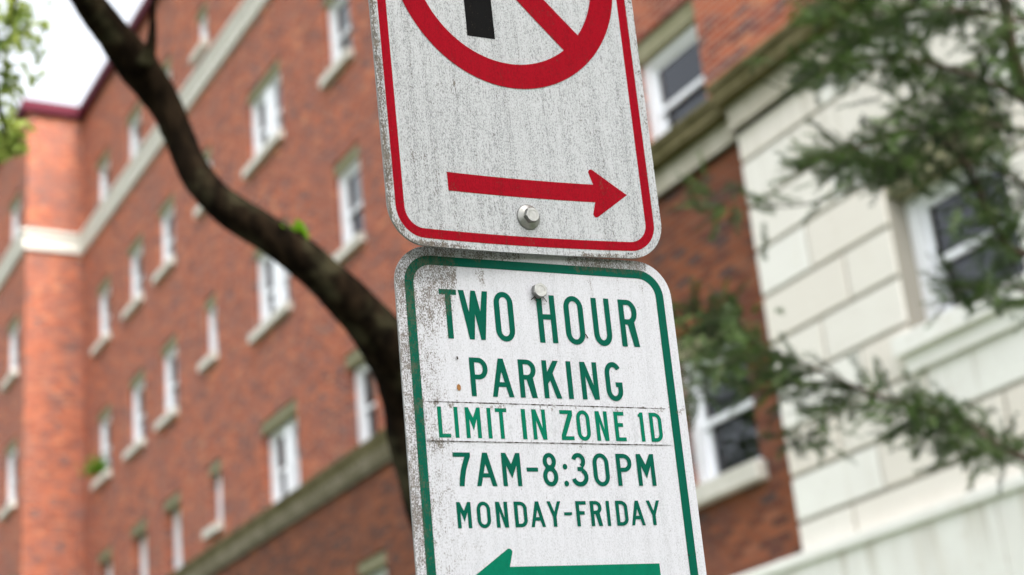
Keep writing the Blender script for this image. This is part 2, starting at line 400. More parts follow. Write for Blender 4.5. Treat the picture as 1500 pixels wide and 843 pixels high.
# stone bands
def band(u0, u1, d, z0, z1, mat_f, mat_s, dent=True, pf=.05, ps=.17, zs=None):
    zs = zs or z0+(z1-z0)*.55
    bm = bmesh.new(); add_box(bm, U(u0), U(u1), Y(d)-pf, Y(d)+.02, z0, zs-.002)
    add_box(bm, U(u0), U(u1), Y(d)-pf-.03, Y(d)+.02, z0+.0, z0+.035)
    if dent:
        u = u0+.04
        while u < u1-.08:
            add_box(bm, U(u), U(u)+.085, Y(d)-pf-.075, Y(d)-pf+.001, zs-.15, zs-.003); u += .20
    fb = from_bm('stone_band', bm, mat_f, bld)
    from_bm('slab', box_bm((U(u0)-.03, U(u1)+.03, Y(d)-ps, Y(d)+.02, zs, z1-.06), (U(u0)-.05, U(u1)+.05, Y(d)-ps-.03, Y(d)+.02, z1-.058, z1), bevel=.006), mat_s, fb)
band(UW0, URW, DM, ZB0, ZB1, M['band'], M['slab_moss'], pf=.04, ps=.12)
band(UEND, UW0, DR, ZB0, ZB1, M['band'], M['slab_moss'])
band(URW, -9.53, DR, ZB0, ZB1, M['band_light'], M['slab_moss'], dent=False)
band(-9.525, UW1, DL, Zr(5.79), ZB1+.004, M['band_light'], M['slab_moss'], dent=False)
def belt(u0, u1, d):
    z0, z1 = Zr(14.97), Zr(15.44); bm = bmesh.new()
    add_box(bm, U(u0), U(u1), Y(d)-.07, Y(d)+.02, z0, z1-.1); add_box(bm, U(u0)-.0, U(u1), Y(d)-.13, Y(d)+.02, z1-.098, z1)
    u = u0+.04
    while u < u1-.1:
        add_box(bm, U(u), U(u)+.13, Y(d)-.105, Y(d)-.069, z0+.12, z1-.103); u += .26
    from_bm('belt_course', bm, M['belt'], bld)
belt(UW0, URW, DM); belt(UEND, UW0+.03, DR); belt(URW, UW1, DR)
bm = bmesh.new(); add_box(bm, U(UW0), U(UW0)+.07, Y(DR)-.07, Y(DM)-.08, Zr(14.97), Zr(15.34)); add_box(bm, U(UW0), U(UW0)+.13, Y(DR)-.13, Y(DM)-.14, Zr(15.342), Zr(15.44))
from_bm('belt_course', bm, M['belt'], bld)
# eaves and flat roof
EV = .16
bm = bmesh.new()
add_box(bm, U(UW0)+EV, U(URW)-EV, Y(DM)-EV, Y(DM)+.5, E_EAVE, E_ROOF)
add_box(bm, U(UEND), U(UW0)+EV-.002, Y(DR)-EV, Y(DM)+.5, E_EAVE+.002, E_ROOF+.002)
add_box(bm, U(URW)-EV+.002, U(UW1)+.1, Y(DR)-EV, Y(DM)+.5, E_EAVE+.002, E_ROOF+.002)
from_bm('eave', bm, M['eave'], bld)
bm = box_bm((U(UEND), U(UW1), Y(DM)+.5, Y(DM)+14, E_EAVE-.3, E_ROOF-.05)); from_bm('roof', bm, M['eave'], bld)
bm = box_bm((U(UEND), U(UW1), Y(DM)+13.6, Y(DM)+13.9, 0, E_EAVE-.31)); from_bm('wall', bm, M['brick'], bld)

# ------------------------------------------------------------------ signs
def flat(polys, z=0.0, bend=0.0, dz=0.00002, step=.012):
    """polys: list of (outer, [holes]) in millimetres, X right, Y down -> one thin sheet mesh"""
    bm = bmesh.new()
    for i, (outer, holes) in enumerate(polys):
        loops = [[Vector((x/1000, -y/1000, z+i*dz)) for x, y in lp] for lp in [outer]+holes]
        allv = [v for lp in loops for v in lp]; vs_ = [bm.verts.new(v) for v in allv]
        for t in tessellate_polygon(loops):
            try:
                f = bm.faces.new([vs_[k] for k in t]); f.normal_update()
                if f.normal.z < 0: f.normal_flip()
            except ValueError: pass
    if bend:
        x = -.15
        while x < .151:
            bmesh.ops.bisect_plane(bm, geom=list(bm.verts)+list(bm.edges)+list(bm.faces), plane_co=(x, 0, 0), plane_no=(1, 0, 0)); x += step
        for v in bm.verts: v.co.z += bend*v.co.x**2
    return bm

def rrect(x0, x1, y0, y1, r, n=14):
    o = []
    for cx_, cy_, a0 in ((x1-r, y0+r, -90), (x1-r, y1-r, 0), (x0+r, y1-r, 90), (x0+r, y0+r, 180)):
        for k in range(n+1):
            a = RAD(a0+90*k/n); o.append((cx_+r*math.cos(a), cy_+r*math.sin(a)))
    return o
def arc(cx_, cy_, rx, ry, a0, a1, n=12): return [(cx_+rx*math.cos(RAD(a0+(a1-a0)*k/n)), cy_+ry*math.sin(RAD(a0+(a1-a0)*k/n))) for k in range(n+1)]
def stadium(x0, x1, y0, y1, e):
    cx_ = (x0+x1)/2; rx = (x1-x0)/2; ry = min(rx*e, (y1-y0)/2)
    return arc(cx_, y0+ry, rx, ry, 180, 360) + arc(cx_, y1-ry, rx, ry, 0, 180)
def stroke(path, s):
    P = [Vector(p) for p in path]; L, R = [], []
    for i in range(len(P)):
        t = (P[min(i+1, len(P)-1)]-P[max(i-1, 0)]).normalized(); nrm = Vector((-t.y, t.x))
        L.append(tuple(P[i]+nrm*s/2)); R.append(tuple(P[i]-nrm*s/2))
    return L+R[::-1]

def glyph(c, x0, x1, y0, y1, s):
    w, h = x1-x0, y1-y0; sh = s*.92
    f = lambda pts: [(x0+a*w, y0+b*h) for a, b in pts]; S = s/w; H = sh/h
    if c in 'T': m = (x0+x1)/2; return [([(x0, y0), (x1, y0), (x1, y0+sh), (m+s/2, y0+sh), (m+s/2, y1), (m-s/2, y1), (m-s/2, y0+sh), (x0, y0+sh)], [])]
    if c == 'L': return [([(x0, y0), (x0+s, y0), (x0+s, y1-sh), (x1, y1-sh), (x1, y1), (x0, y1)], [])]
    if c == 'I': return [([(x0, y0), (x1, y0), (x1, y1), (x0, y1)], [])]
    if c == '-': return [([(x0, y0), (x1, y0), (x1, y1), (x0, y1)], [])]
    if c == 'H':
        a, b = y0+h*.405, y0+h*.405+sh
        return [([(x0, y0), (x0+s, y0), (x0+s, a), (x1-s, a), (x1-s, y0), (x1, y0), (x1, y1), (x1-s, y1), (x1-s, b), (x0+s, b), (x0+s, y1), (x0, y1)], [])]
    if c == 'E':
        m0 = y0+h*.385; xm = x0+w*.80
        return [([(x0, y0), (x1-.04*w, y0), (x1-.04*w, y0+sh), (x0+s, y0+sh), (x0+s, m0), (xm, m0), (xm, m0+sh), (x0+s, m0+sh), (x0+s, y1-sh), (x1, y1-sh), (x1, y1), (x0, y1)], [])]
    if c == 'F':
        m0 = y0+h*.40; xm = x0+w*.82
        return [([(x0, y0), (x1, y0), (x1, y0+sh), (x0+s, y0+sh), (x0+s, m0), (xm, m0), (xm, m0+sh), (x0+s, m0+sh), (x0+s, y1), (x0, y1)], [])]
    if c == 'W': return [(f([(0, 0), (.19, 0), (.32, .44), (.425, 0), (.585, 0), (.71, .42), (.815, 0), (1, 0), (.81, 1), (.66, 1), (.52, .49), (.44, 1), (.275, 1)]), [])]
    if c == 'M': return [(f([(0, 0), (.235, 0), (.5, .335), (.765, 0), (1, 0), (1, 1), (1-S, 1), (1-S, .385), (.5, .765), (S, .385), (S, 1), (0, 1)]), [])]
    if c == 'N': return [(f([(0, 0), (S*1.08, 0), (1-S, .62), (1-S, 0), (1, 0), (1, 1), (1-S*1.08, 1), (S, .38), (S, 1), (0, 1)]), [])]
    if c == 'A':
        L_ = lambda y_: .22+(.485-.22)*(1-y_)/.66; R_ = lambda y_: .77-(.77-.485)*(1-y_)/.66
        b0 = .615; b1 = b0+H*.98
        return [(f([(0, 1), (.37, 0), (.61, 0), (1, 1), (.77, 1), (R_(b1), b1), (L_(b1), b1), (.22, 1)]), [f([(L_(b0), b0), (R_(b0), b0), (.485, .34)])])]
    if c == 'Y': return [(f([(0, 0), (.25, 0), (.5, .41), (.76, 0), (1, 0), (.5+S/2, .60), (.5+S/2, 1), (.5-S/2, 1), (.5-S/2, .60)]), [])]
    if c == 'K': return [(f([(0, 0), (S, 0), (S, .30), (.64, 0), (.955, 0), (.58, .335), (1, 1), (.70, 1), (.40, .53), (S, .62), (S, 1), (0, 1)]), [])]
    if c == 'Z': return [(f([(0, 0), (1, 0), (1, .17), (.35, 1-H), (1, 1-H), (1, 1), (0, 1), (0, .84), (.63, H), (0, H)]), [])]
    if c == '1': return [([(x1, y0), (x1, y1), (x1-s, y1), (x1-s, y0+h*.16), (x0, y0+h*.15), (x0, y0+h*.085), (x1-s*.75, y0)], [])]
    if c in 'O0': ov = h*.012; return [(stadium(x0, x1, y0-ov, y1+ov, 1.15), [stadium(x0+s, x1-s, y0-ov+sh, y1+ov-sh, 1.25)])]
    if c == 'D':
        rx, ry = w*.55, h*.27
        o = [(x0, y0)]+arc(x1-rx, y0+ry, rx, ry, -90, 0)+arc(x1-rx, y1-ry, rx, ry, 0, 90)+[(x0, y1)]
        i = [(x0+s, y0+sh)]+arc(x1-rx, y0+ry, rx-s, ry-sh, -90, 0)+arc(x1-rx, y1-ry, rx-s, ry-sh, 0, 90)+[(x0+s, y1-sh)]
        return [(o, [i])]
    if c in 'PR':
        yb = y0+h*(.565 if c == 'P' else .53); rx = w*.52; ry = (yb-y0)/2*.98; m = (y0+yb)/2
        o = [(x0, y0)]+arc(x1-rx, y0+ry, rx, ry, -90, 0)
        if c == 'P': o += arc(x1-rx, yb-ry, rx, ry, 0, 90)+[(x0+s, yb), (x0+s, y1), (x0, y1)]
        else: o += arc(x1-rx, yb-ry, rx, ry, 0, 52, 7)+[(x1-.015*w, y1), (x1-.015*w-1.12*s, y1), (x0+w*.43, yb), (x0+s, yb), (x0+s, y1), (x0, y1)]
        i = [(x0+s, y0+sh)]+arc(x1-rx, y0+ry, rx-s, max(.2, ry-sh), -90, 0)+arc(x1-rx, yb-ry, rx-s, max(.2, ry-sh), 0, 90)+[(x0+s, yb-sh)]
        return [(o, [i])]
    if c == 'U':
        a = w/2-s/2; p = [(x0+s/2, y0), (x0+s/2, y1-w*.62)]+arc((x0+x1)/2, y1-w*.62+h*.012, a, w*.62-s/2, 180, 0, 18)[0:]+[(x1-s/2, y1-w*.62), (x1-s/2, y0)]
        return [(stroke(p, s), [])]
    if c == 'G':
        cx_ = (x0+x1)/2; a = w/2-s/2; e = w*.60; ov = h*.025
        p = arc(cx_, y0+e-ov, a, e-s/2, -28, -180, 16)+arc(cx_, y1-e+ov, a, e-s/2, 180, 0, 18)+[(x1-s/2, y0+h*.52)]
        return [(stroke(p, s), []), ([(x0+w*.58, y0+h*.52), (x1, y0+h*.52), (x1, y0+h*.52+sh), (x0+w*.60, y0+h*.52+sh)], [])]
    if c == '7':
        rt = [(1, 0), (1, .12), (.86, .30), (.70, .55), (.60, .8), (.55, 1)]; lf = [(.26, 1), (.30, .78), (.42, .48), (.58, .24), (.66, H), (0, H)]
        return [(f([(0, 0)]+rt+lf), [])]
    if c == '8':
        yu, ru_y, ru_x = y0+h*.245, h*.245, w*.44; yl, rl_y, rl_x = y0+h*.71, h*.29, w*.5; cx_ = (x0+x1)/2; ov = h*.012
        lft, rgt = [], []
        for k in range(49):
            y = y0-ov+(h+2*ov)*k/48; e1 = max(0, 1-((y-yu)/(ru_y+ov))**2)**.5*ru_x; e2 = max(0, 1-((y-yl)/(rl_y+ov))**2)**.5*rl_x
            wd = max((e1**6+e2**6)**(1/6), .05); rgt.append((cx_+wd, y)); lft.append((cx_-wd, y))
        return [(rgt+lft[::-1], [arc(cx_, yu, ru_x-s, ru_y-sh*.95, 0, 348, 24), arc(cx_, yl, rl_x-s, rl_y-sh*.95, 0, 348, 24)])]
    if c == '3':
        cx_ = x0+w*.46; xr = x1-s/2; ov = h*.012
        ru = (x1-w*.10-s/2)-cx_; up_ = arc(cx_, y0+h*.245-ov, ru, h*.245-s*.46, -165, 62, 18); yl = y0+h*.71; rl = xr-cx_
        lo_ = arc(cx_, yl+ov, rl, h*.29-s*.46, -62, 165, 20); st = ([(x0+w*.36, y0+h*.415), (x0+w*.74, y0+h*.415), (x0+w*.74, y0+h*.415+sh), (x0+w*.36, y0+h*.415+sh)], [])
        return [(stroke(up_, s), []), (stroke(lo_, s), []), st]
    if c == ':': r = 2.55; cx_ = (x0+x1)/2; return [(arc(cx_, y0+h*.41, r, r*1.1, 0, 345, 20), []), (arc(cx_, y0+h*.925, r, r*1.1, 0, 345, 20), [])]

def sign_mat(name, base, kind, lower=True, rough=.42):
    """reflective sheeting with mould, grime and run-off marks that sit at fixed places of the sign"""
    a = NT(name, rough, .14 if kind == 'white' else .025); v = a.coord(); x, y, z = a.xyz(v)
    fine = a.noise(a.mapv(v, (1, .55, 1)), 930, 3, .65); med = a.noise(a.mapv(v, (1, .45, 1)), 190, 4, .62); big = a.noise(v, 22, 3, .55)
    strk = a.noise(a.mapv(v, (1, .035, 1)), 95, 3, .6); grn = a.noise(a.mapv(v, (1, .16, 1)), 600, 3, .68)
    ny = a.math('MULTIPLY', y, -1.0)              # distance below the top edge (lower sign)
    wp = a.n('TexNoise'); a.l(v, wp.inputs['Vector']); wp.inputs['Scale'].default_value = 48; wp.inputs['Detail'].default_value = 4; wc = a.xyz(wp.outputs['Color']); x = a.add(x, a.mul(a.add(wc[0], -.5), .016)); ny = a.add(ny, a.mul(a.add(wc[1], -.5), .010))
    def box(val, c, half, soft): return a.math('SUBTRACT', 1.0, a.ss(a.math('ABSOLUTE', a.add(val, -c)), half, half+soft))
    if lower:
        left = a.math('SUBTRACT', 1.0, a.ss(x, -.137, -.085)); outer = a.math('SUBTRACT', 1.0, a.ss(x, -.148, -.136))
        tl = a.mul(a.mul(box(x, -.118, .013, .022), a.math('SUBTRACT', 1.0, a.ss(ny, .03, .10))), 1.0)
        topL = a.mul(box(x, -.085, .045, .04), a.math('SUBTRACT', 1.0, a.ss(ny, .006, .0125)))
        topR = a.mul(box(x, .082, .032, .02), a.math('SUBTRACT', 1.0, a.ss(ny, .009, .017)))
        runs = a.mul(a.add(a.add(box(x, -.093, .001, .008), a.mul(box(x, -.063, .001, .007), .8)), a.mul(box(x, -.107, .001, .012), .7)), a.math('SUBTRACT', 1.0, a.ss(ny, .028, .05)))
        runr = a.mul(a.mul(box(x, .082, .034, .02), a.ss(strk, .50, .68)), a.math('SUBTRACT', 1.0, a.ss(ny, .018, .062)))
        l1 = a.mul(a.math('SUBTRACT', 1.0, a.ss(a.math('ABSOLUTE', a.add(ny, -.155)), .0006, .0075)), a.ss(med, .48, .66))
        l2 = a.mul(a.math('SUBTRACT', 1.0, a.ss(a.math('ABSOLUTE', a.add(ny, -.1925)), .0006, .010)), a.ss(strk, .52, .68))
        dens = a.mul(left, .10)
        for t_, k in ((outer, .085), (tl, .215), (topL, .27), (topR, .31), (runs, .17), (runr, .12), (l1, .13), (l2, .11)): dens = a.add(dens, a.mul(t_, k))
        thr = .674
        bl_ = a.mul(a.mul(box(x, -.002, .001, .009), a.ss(ny, .040, .046)), a.math('SUBTRACT', 1.0, a.ss(ny, .048, .085))); dens = a.add(dens, a.mul(bl_, .10))
        base_grain = .40
    else:
        edge = a.math('SUBTRACT', 1.0, a.ss(x, -.1525, -.1415)); edgeR = a.mul(a.ss(x, .1415, .151), .6)
        bot = a.mul(a.math('SUBTRACT', 1.0, a.ss(y, .0015, .0065)), a.add(a.mul(a.math('SUBTRACT', 1.0, a.ss(x, -.10, -.03)), 1.0), a.mul(a.ss(x, .03, .06), .55)))
        corner = a.mul(a.math('SUBTRACT', 1.0, a.ss(a.add(x, a.mul(y, 1.0)), -.128, -.112)), .9)
        dens = a.add(a.add(a.mul(edge, .20), a.mul(edgeR, .12)), a.add(a.mul(bot, .24), a.mul(corner, .17)))
        bl_ = a.mul(a.mul(box(x, .002, .003, .010), a.ss(ny, -.030, -.022)), a.math('SUBTRACT', 1.0, a.ss(ny, -.004, 0.0))); dens = a.add(dens, a.add(a.mul(bl_, .09), a.mul(a.ss(strk, .48, .72), .06))); thr = .662; base_grain = .92
    dens = a.math('MINIMUM', dens, .155 if lower else .17)
    n = a.add(a.mul(fine, .55), a.add(a.mul(med, .27), a.mul(grn, .18)))
    raw = a.add(n, a.add(dens, a.mul(a.add(big, -.5), .16)))
    dirt = a.ss(raw, thr-.09, thr+.03)
    film = a.ss(a.add(dens, a.add(a.mul(a.add(big, -.5), .12), a.add(a.mul(a.add(med, -.5), .3), a.mul(a.add(fine, -.5), .45)))), .09, .56)
    k = {'white': 1.0, 'ink': .62}[kind]
    c = a.mix(a.mul(a.ss(a.add(a.mul(fine, .55), a.add(a.mul(grn, .25), a.mul(strk, .20))), .44, .62), base_grain*k), base, tuple(q*.42 for q in base) if isinstance(base, tuple) else base)
    c = a.mix(a.mul(film, (.5 if lower else .34)*k), c, (.20, .145, .095)); c = a.mix(a.mul(dirt, .82*k), c, a.mix(a.ss(med, .35, .65), (.06, .045, .03), (.12, .092, .065)))
    a.col(c)
    rn = a.noise(v, 260, 2, .5)
    a.bump(a.add(a.mul(rn, .6), a.mul(dirt, .5)), .10, .0006)
    a.l(a.math('ADD', rough, a.mul(dirt, .4), clamp=True), a.p.inputs['Roughness'])
    return a.m
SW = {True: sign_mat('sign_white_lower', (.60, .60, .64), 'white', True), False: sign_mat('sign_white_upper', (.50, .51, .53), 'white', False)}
GREEN = sign_mat('sign_green', (.0008, .092, .058), 'ink', True, .33); GREEN2 = sign_mat('sign_green_bright', (.001, .155, .088), 'ink', True, .33)
REDM = sign_mat('sign_red', (.30, .0015, .010), 'ink', False, .3); BLK = sign_mat('sign_black', (.006, .006, .006), 'ink', False, .35)
M['alu'] = plain('aluminium_edge', (.30, .29, .28), .5, .5, .4, 200, .6)
M['grime'] = plain('grime_line', (.045, .032, .024), .95, .05, .4, 300)
M['amber'] = plain('amber_spot', (.28, .12, .03), .6, .3, .4, 400)

def place(o, R, t, s=1.0):
    right = Vector((R[0][0], R[1][0], R[2][0])); down = Vector((R[0][1], R[1][1], R[2][1])); away = Vector((R[0][2], R[1][2], R[2][2]))
    X, Yv, Zv = right*s, -down*s, -away*s; p = Vector(t)*s + Vector((0, 0, CAM_H))
    o.matrix_world = Matrix(((X.x, Yv.x, Zv.x, p.x), (X.y, Yv.y, Zv.y, p.y), (X.z, Yv.z, Zv.z, p.z), (0, 0, 0, 1)))

def panel(parent, w, y0, y1, r, white, bend=0.0, th=.0022):
    bm = flat([(rrect(-w, w, y0, y1, r), [])], 0, bend)
    top = from_bm('sign_face', bm, white, parent)
    bm = flat([(rrect(-w, w, y0, y1, r), [])], -.0003, bend)
    edges = [e for e in bm.edges if e.is_boundary]
    ex = bmesh.ops.extrude_edge_only(bm, edges=edges)
    for v_ in ex['geom']:
        if isinstance(v_, bmesh.types.BMVert): v_.co.z -= th
    bk = flat([(rrect(-w, w, y0, y1, r), [])], -.0003-th, bend)
    me = bpy.data.meshes.new('t'); bk.to_mesh(me); bk.free(); bm.from_mesh(me); bpy.data.meshes.remove(me)
    from_bm('backing_plate', bm, M['alu'], parent)
    return top

def bolt(parent, x, y, zoff, r, hh, washer=None, rot=0.2, name='bolt'):
    bm = bmesh.new()
    def ring(rad, z, n=6): return [bm.verts.new((x+rad*math.cos(rot+2*math.pi*k/n), y+rad*math.sin(rot+2*math.pi*k/n), z)) for k in range(n)]
    n = 24
    def hexr(rad, z):   # hexagon sampled finely so the top can be chamfered round
        o = []
        for k in range(n):
            a_ = 2*math.pi*k/n; q = (a_ % (math.pi/3))-math.pi/6; o.append(bm.verts.new((x+rad*math.cos(math.pi/6)/math.cos(q)*math.cos(a_+rot), y+rad*math.cos(math.pi/6)/math.cos(q)*math.sin(a_+rot), z)))
        return o
    def circ(rad, z): return [bm.verts.new((x+rad*math.cos(2*math.pi*k/n+rot), y+rad*math.sin(2*math.pi*k/n+rot), z)) for k in range(n)]
    rs = [hexr(r, zoff), hexr(r, zoff+hh*.86), circ(r*.86, zoff+hh), circ(r*.6, zoff+hh), circ(r*.5, zoff+hh*.97)]
    for a_, b_ in zip(rs, rs[1:]):
        for k in range(n): bm.faces.new((a_[k], a_[(k+1) % n], b_[(k+1) % n], b_[k]))
    bm.faces.new(rs[-1])
    o = from_bm(name, bm, M['steel'], parent)
    if washer:
        bm = bmesh.new(); n = 32
        prof = [(washer, zoff-.0028), (washer, zoff-.0016), (washer*.93, zoff-.0008), (washer*.66, zoff+.0006), (washer*.60, zoff+.0012), (washer*.3, zoff+.0012)]
        rs = [[bm.verts.new((x+rad*math.cos(2*math.pi*k/n), y+rad*math.sin(2*math.pi*k/n), z)) for k in range(n)] for rad, z in prof]
        for a_, b_ in zip(rs, rs[1:]):
            for k in range(n): bm.faces.new((a_[k], a_[(k+1) % n], b_[(k+1) % n], b_[k]))
        from_bm('washer', bm, M['steel'], o, True)
    return o

# lower sign
RL = [[0.88457604, -0.00238259, -0.46638991], [0.4658244, 0.0540063, 0.88322757], [0.02308362, -0.99853775, 0.04888255]]
TL = (0.026136, 1.501478, 0.601587)
low = thing('parking_sign', 'white and green metal sign reading TWO HOUR PARKING, with mould on its left edge', 'sign'); place(low, RL, TL)
panel(low, 152.4, 0, 457, 38, SW[True])
LZ = .00025
from_bm('border', flat([(rrect(-142.8, 142.8, 9.7, 447.3, 28.4), [rrect(-133.6, 133.6, 18.9, 438, 19.2)])], LZ), GREEN, low)
def line(chars, yt, yb, s, mat, tilt=(0, 0), name='lettering'):
    P = []
    for c, a, b, *yy in chars:
        q = (a+b)/2/240; y0, y1 = (yy if yy else (yt, yb)); P += glyph(c, a, b, y0+tilt[0]*q, y1+tilt[1]*q, s)
    return from_bm(name, flat(P, LZ+.0001), mat, low)
line([('T', -108.4, -90.3), ('W', -88.3, -57.2), ('O', -51.2, -30.7), ('H', -4.6, 15.5), ('O', 25.1, 46.7), ('U', 56.8, 77.2), ('R', 87.8, 108.4)], 42.5, 91.6, 5.9, GREEN)
line([('P', -82.9, -64.1), ('A', -61.0, -38.2), ('R', -31.4, -12.9), ('K', -5.7, 13.4), ('I', 20.8, 26.2), ('N', 36.0, 54.9), ('G', 63.6, 82.3)], 109.4, 147.3, 5.2, GREEN)
line([('7', -108, -90.3), ('A', -85.6, -64.6), ('M', -58.4, -38.8), ('-', -32.9, -20.8, 215, 218.9), ('8', -16, .1), (':', 5.9, 10.9), ('3', 15.5, 32.7), ('0', 38.7, 56.4), ('P', 64.9, 82), ('M', 87.8, 107.6)], 201.1, 232.7, 4.5, GREEN, (-.6, -.8))
line([('M', -108.4, -94), ('O', -88.4, -74.4), ('N', -69, -56.6), ('D', -49.9, -36.7), ('A', -33.3, -18.2), ('Y', -15.4, -.6), ('-', 2.2, 10.6, 257.7, 260.7), ('F', 15.3, 26.5), ('R', 30.8, 43.2), ('I', 48.3, 51.9), ('D', 58.6, 71.7), ('A', 74.9, 90.1), ('Y', 93, 108.1)], 247.2, 271.3, 3.75, GREEN, (-1, -1.2))
# overlay strip with the zone text
strip = from_bm('overlay_strip', flat([([(-132.3, 153.6), (-60, 153.9), (131, 154.7), (131, 191.4), (-133, 190.5)], [])], .0006), SW[True], low)
P = []
for c, a, b in [('L', -120.2, -107.9), ('I', -103.5, -99.4), ('M', -92.1, -76.3), ('I', -69.5, -65.4), ('T', -60.8, -48.6), ('I', -33.4, -28.9), ('N', -22.2, -7.6), ('Z', 8, 21.8), ('O', 25.7, 40.4), ('N', 46.8, 60.2), ('E', 67.6, 79.6), ('1', 95, 100.9), ('D', 107.8, 121.6)]:
    q = (a+120)/240; P += glyph(c, a, b, 158.1+1.2*q, 187.7+1.0*q, 4.15)
from_bm('lettering', flat(P, .0008), GREEN2, strip)
def ragged(y, x0, x1, tilt, th, seed):
    rg = random.Random(seed); up_, dn = [], []; x = x0
    while x < x1:
        yy = y+tilt*(x-x0)/(x1-x0); t = th*(.25+rg.random()**2*1.5)
        up_.append((x, yy-t*.5)); dn.append((x, yy+t*.5)); x += rg.uniform(1.2, 3.5)
    return [(up_+dn[::-1], [])]
from_bm('grime_seam', flat(ragged(153.5, -133, 131, 1.2, .75, 3)+ragged(190.9, -133, 131, .9, .65, 4), .0009), M['grime'], strip)
# arrow pointing left
def arrow(xs, xn, xt, yc, hs, hh, rw=3.4):
    """xs shaft end, xn neck, xt tip; rounded barbs"""
    sg = 1 if xt > xn else -1
    def barb(sy):
        bx, by = xn-sg*1.5, yc+sy*(hh-rw); o = []
        ang0 = 180 if sg > 0 else 0
        for k in range(9):
            a_ = RAD(k*115/8); o.append((bx-sg*rw*math.cos(a_)+sg*rw*.6, by+sy*rw*math.sin(a_)))
        return o
    u_, d_ = barb(-1), barb(1)
    return [([(xs, yc-hs), (xn+sg*1.0, yc-hs)]+u_+[(xt, yc)]+d_[::-1]+[(xn+sg*1.0, yc+hs), (xs, yc+hs)], [])]
from_bm('arrow', flat(arrow(100.3, -58.5, -98.5, 317, 9.3, 26), LZ+.0001), GREEN2, low)
b1 = bolt(low, -.0018, -.0398, .0012, .0078, .0062, None, .35)
# root-like dirt and small marks
bm = flat([(stroke([(-4, 42), (-7, 46), (-10.5, 48.5)], 1.1), []), (stroke([(1, 43), (4, 46), (6.8, 50)], .9), []), (stroke([(-5, 44), (-6.2, 48), (-4.4, 50)], .9), []), (stroke([(-3, 42), (-3, 46.5)], 3.2), []),
           (stroke([(46.2, 81), (48.6, 85.2)], 1.3), []), (stroke([(-95.4, 109.2), (-95.0, 112.2)], 1.5), []), (stroke([(132.8, 300), (135.6, 301.2)], .9), [])], .0012)
from_bm('dirt_mark', bm, M['grime'], low)
from_bm('amber_speck', flat([(arc(-95.8, 139.2, 2.1, 3.2, 0, 340, 14), [])], .0006), M['amber'], low)

# upper sign
RU = [[0.85095612, 0.00744588, -0.525184], [0.52144309, 0.10798453, 0.84642569], [0.06301413, -0.99412469, 0.08800749]]
TU = (0.020315, 1.447418, 0.580691); KB = .41
upp = thing('no_parking_sign', 'white no parking sign with red circle and red arrow pointing right, above the green one', 'sign'); place(upp, RU, TU, 1.026)
panel(upp, 152.4, -457, 0, 37.5, SW[False], KB)
from_bm('border', flat([(rrect(-143.9, 143.9, -449, -7.2, 29), [rrect(-134.3, 134.3, -439.5, -16.5, 19.5)])], LZ, KB), REDM, upp)
cx_, cy_, Ro, Ri = 1.6, -298.2, 129.3, 103.8
hw = 12.9; aa = math.degrees(math.asin(hw/Ri)); ac = math.degrees(math.acos(hw/Ri))
h1 = arc(cx_, cy_, Ri, Ri, 45+aa, 225-aa, 48); h2 = arc(cx_, cy_, Ri, Ri, 225+aa, 405-aa, 48)
from_bm('prohibition_ring', flat([(arc(cx_, cy_, Ro, Ro, 0, 357, 119), [h1, h2])], LZ+.0003, KB), REDM, upp)
pst = [(-44.7, -376), (10, -376)]+arc(4, -330, 46, 46, -90, 90, 20)[1:]+[(-13.2, -284), (-13.2, -218.9), (-44.7, -218.6)]
pin = [(-13.2, -352)]+arc(0, -330, 22, 22, -90, 90, 12)+[(-13.2, -308)]
from_bm('lettering', flat([(pst, [pin])], LZ, KB), BLK, upp)
from_bm('arrow', flat(arrow(-84, 79.3, 117.6, -65.4, 9.2, 25), LZ, KB), REDM, upp)
P = glyph('K', 110, 112, -5.6, -3.2, .5)+glyph('I', 112.6, 113.1, -5.5, -3.1, .5)+glyph('I', 113.8, 114.3, -5.5, -3.1, .5)+glyph('I', 115, 115.5, -5.4, -3.0, .5)
from_bm('maker_mark', flat(P, LZ, KB), BLK, upp)
bolt(upp, .0022, .0365, .0030, .0078, .0065, .0125, .1)
# steel post behind both
post = thing('sign_post', 'galvanised steel channel post holding both parking signs', 'post')
dn = Vector((RL[0][1], RL[1][1], RL[2][1])); rt = Vector((RL[0][0], RL[1][0], RL[2][0])); aw = Vector((RL[0][2], RL[1][2], RL[2][2])); o_ = Vector(TL)+Vector((0, 0, CAM_H))+aw*.006
tb = o_.z/(-dn.z); foot = o_+dn*tb; post.location = foot
bm = bmesh.new(); prof = [(-.040, 0), (-.022, 0), (-.014, .03), (.014, .03), (.022, 0), (.040, 0), (.040, .004), (.025, .004), (.017, .034), (-.017, .034), (-.025, .004), (-.040, .004)]
r1, r2 = [], []
for a_, b_ in prof:
    off = rt*a_+aw*b_; r1.append(bm.verts.new(off-Vector((0, 0, .3)))); r2.append(bm.verts.new(off-dn*(tb+.50)+aw*.004))
for k in range(len(prof)): bm.faces.new((r1[k], r1[(k+1) % 12], r2[(k+1) % 12], r2[k]))
bm.faces.new(r2); bm.normal_update(); bmesh.ops.recalc_face_normals(bm, faces=bm.faces); from_bm('channel', bm, M['steel_dull'], post)

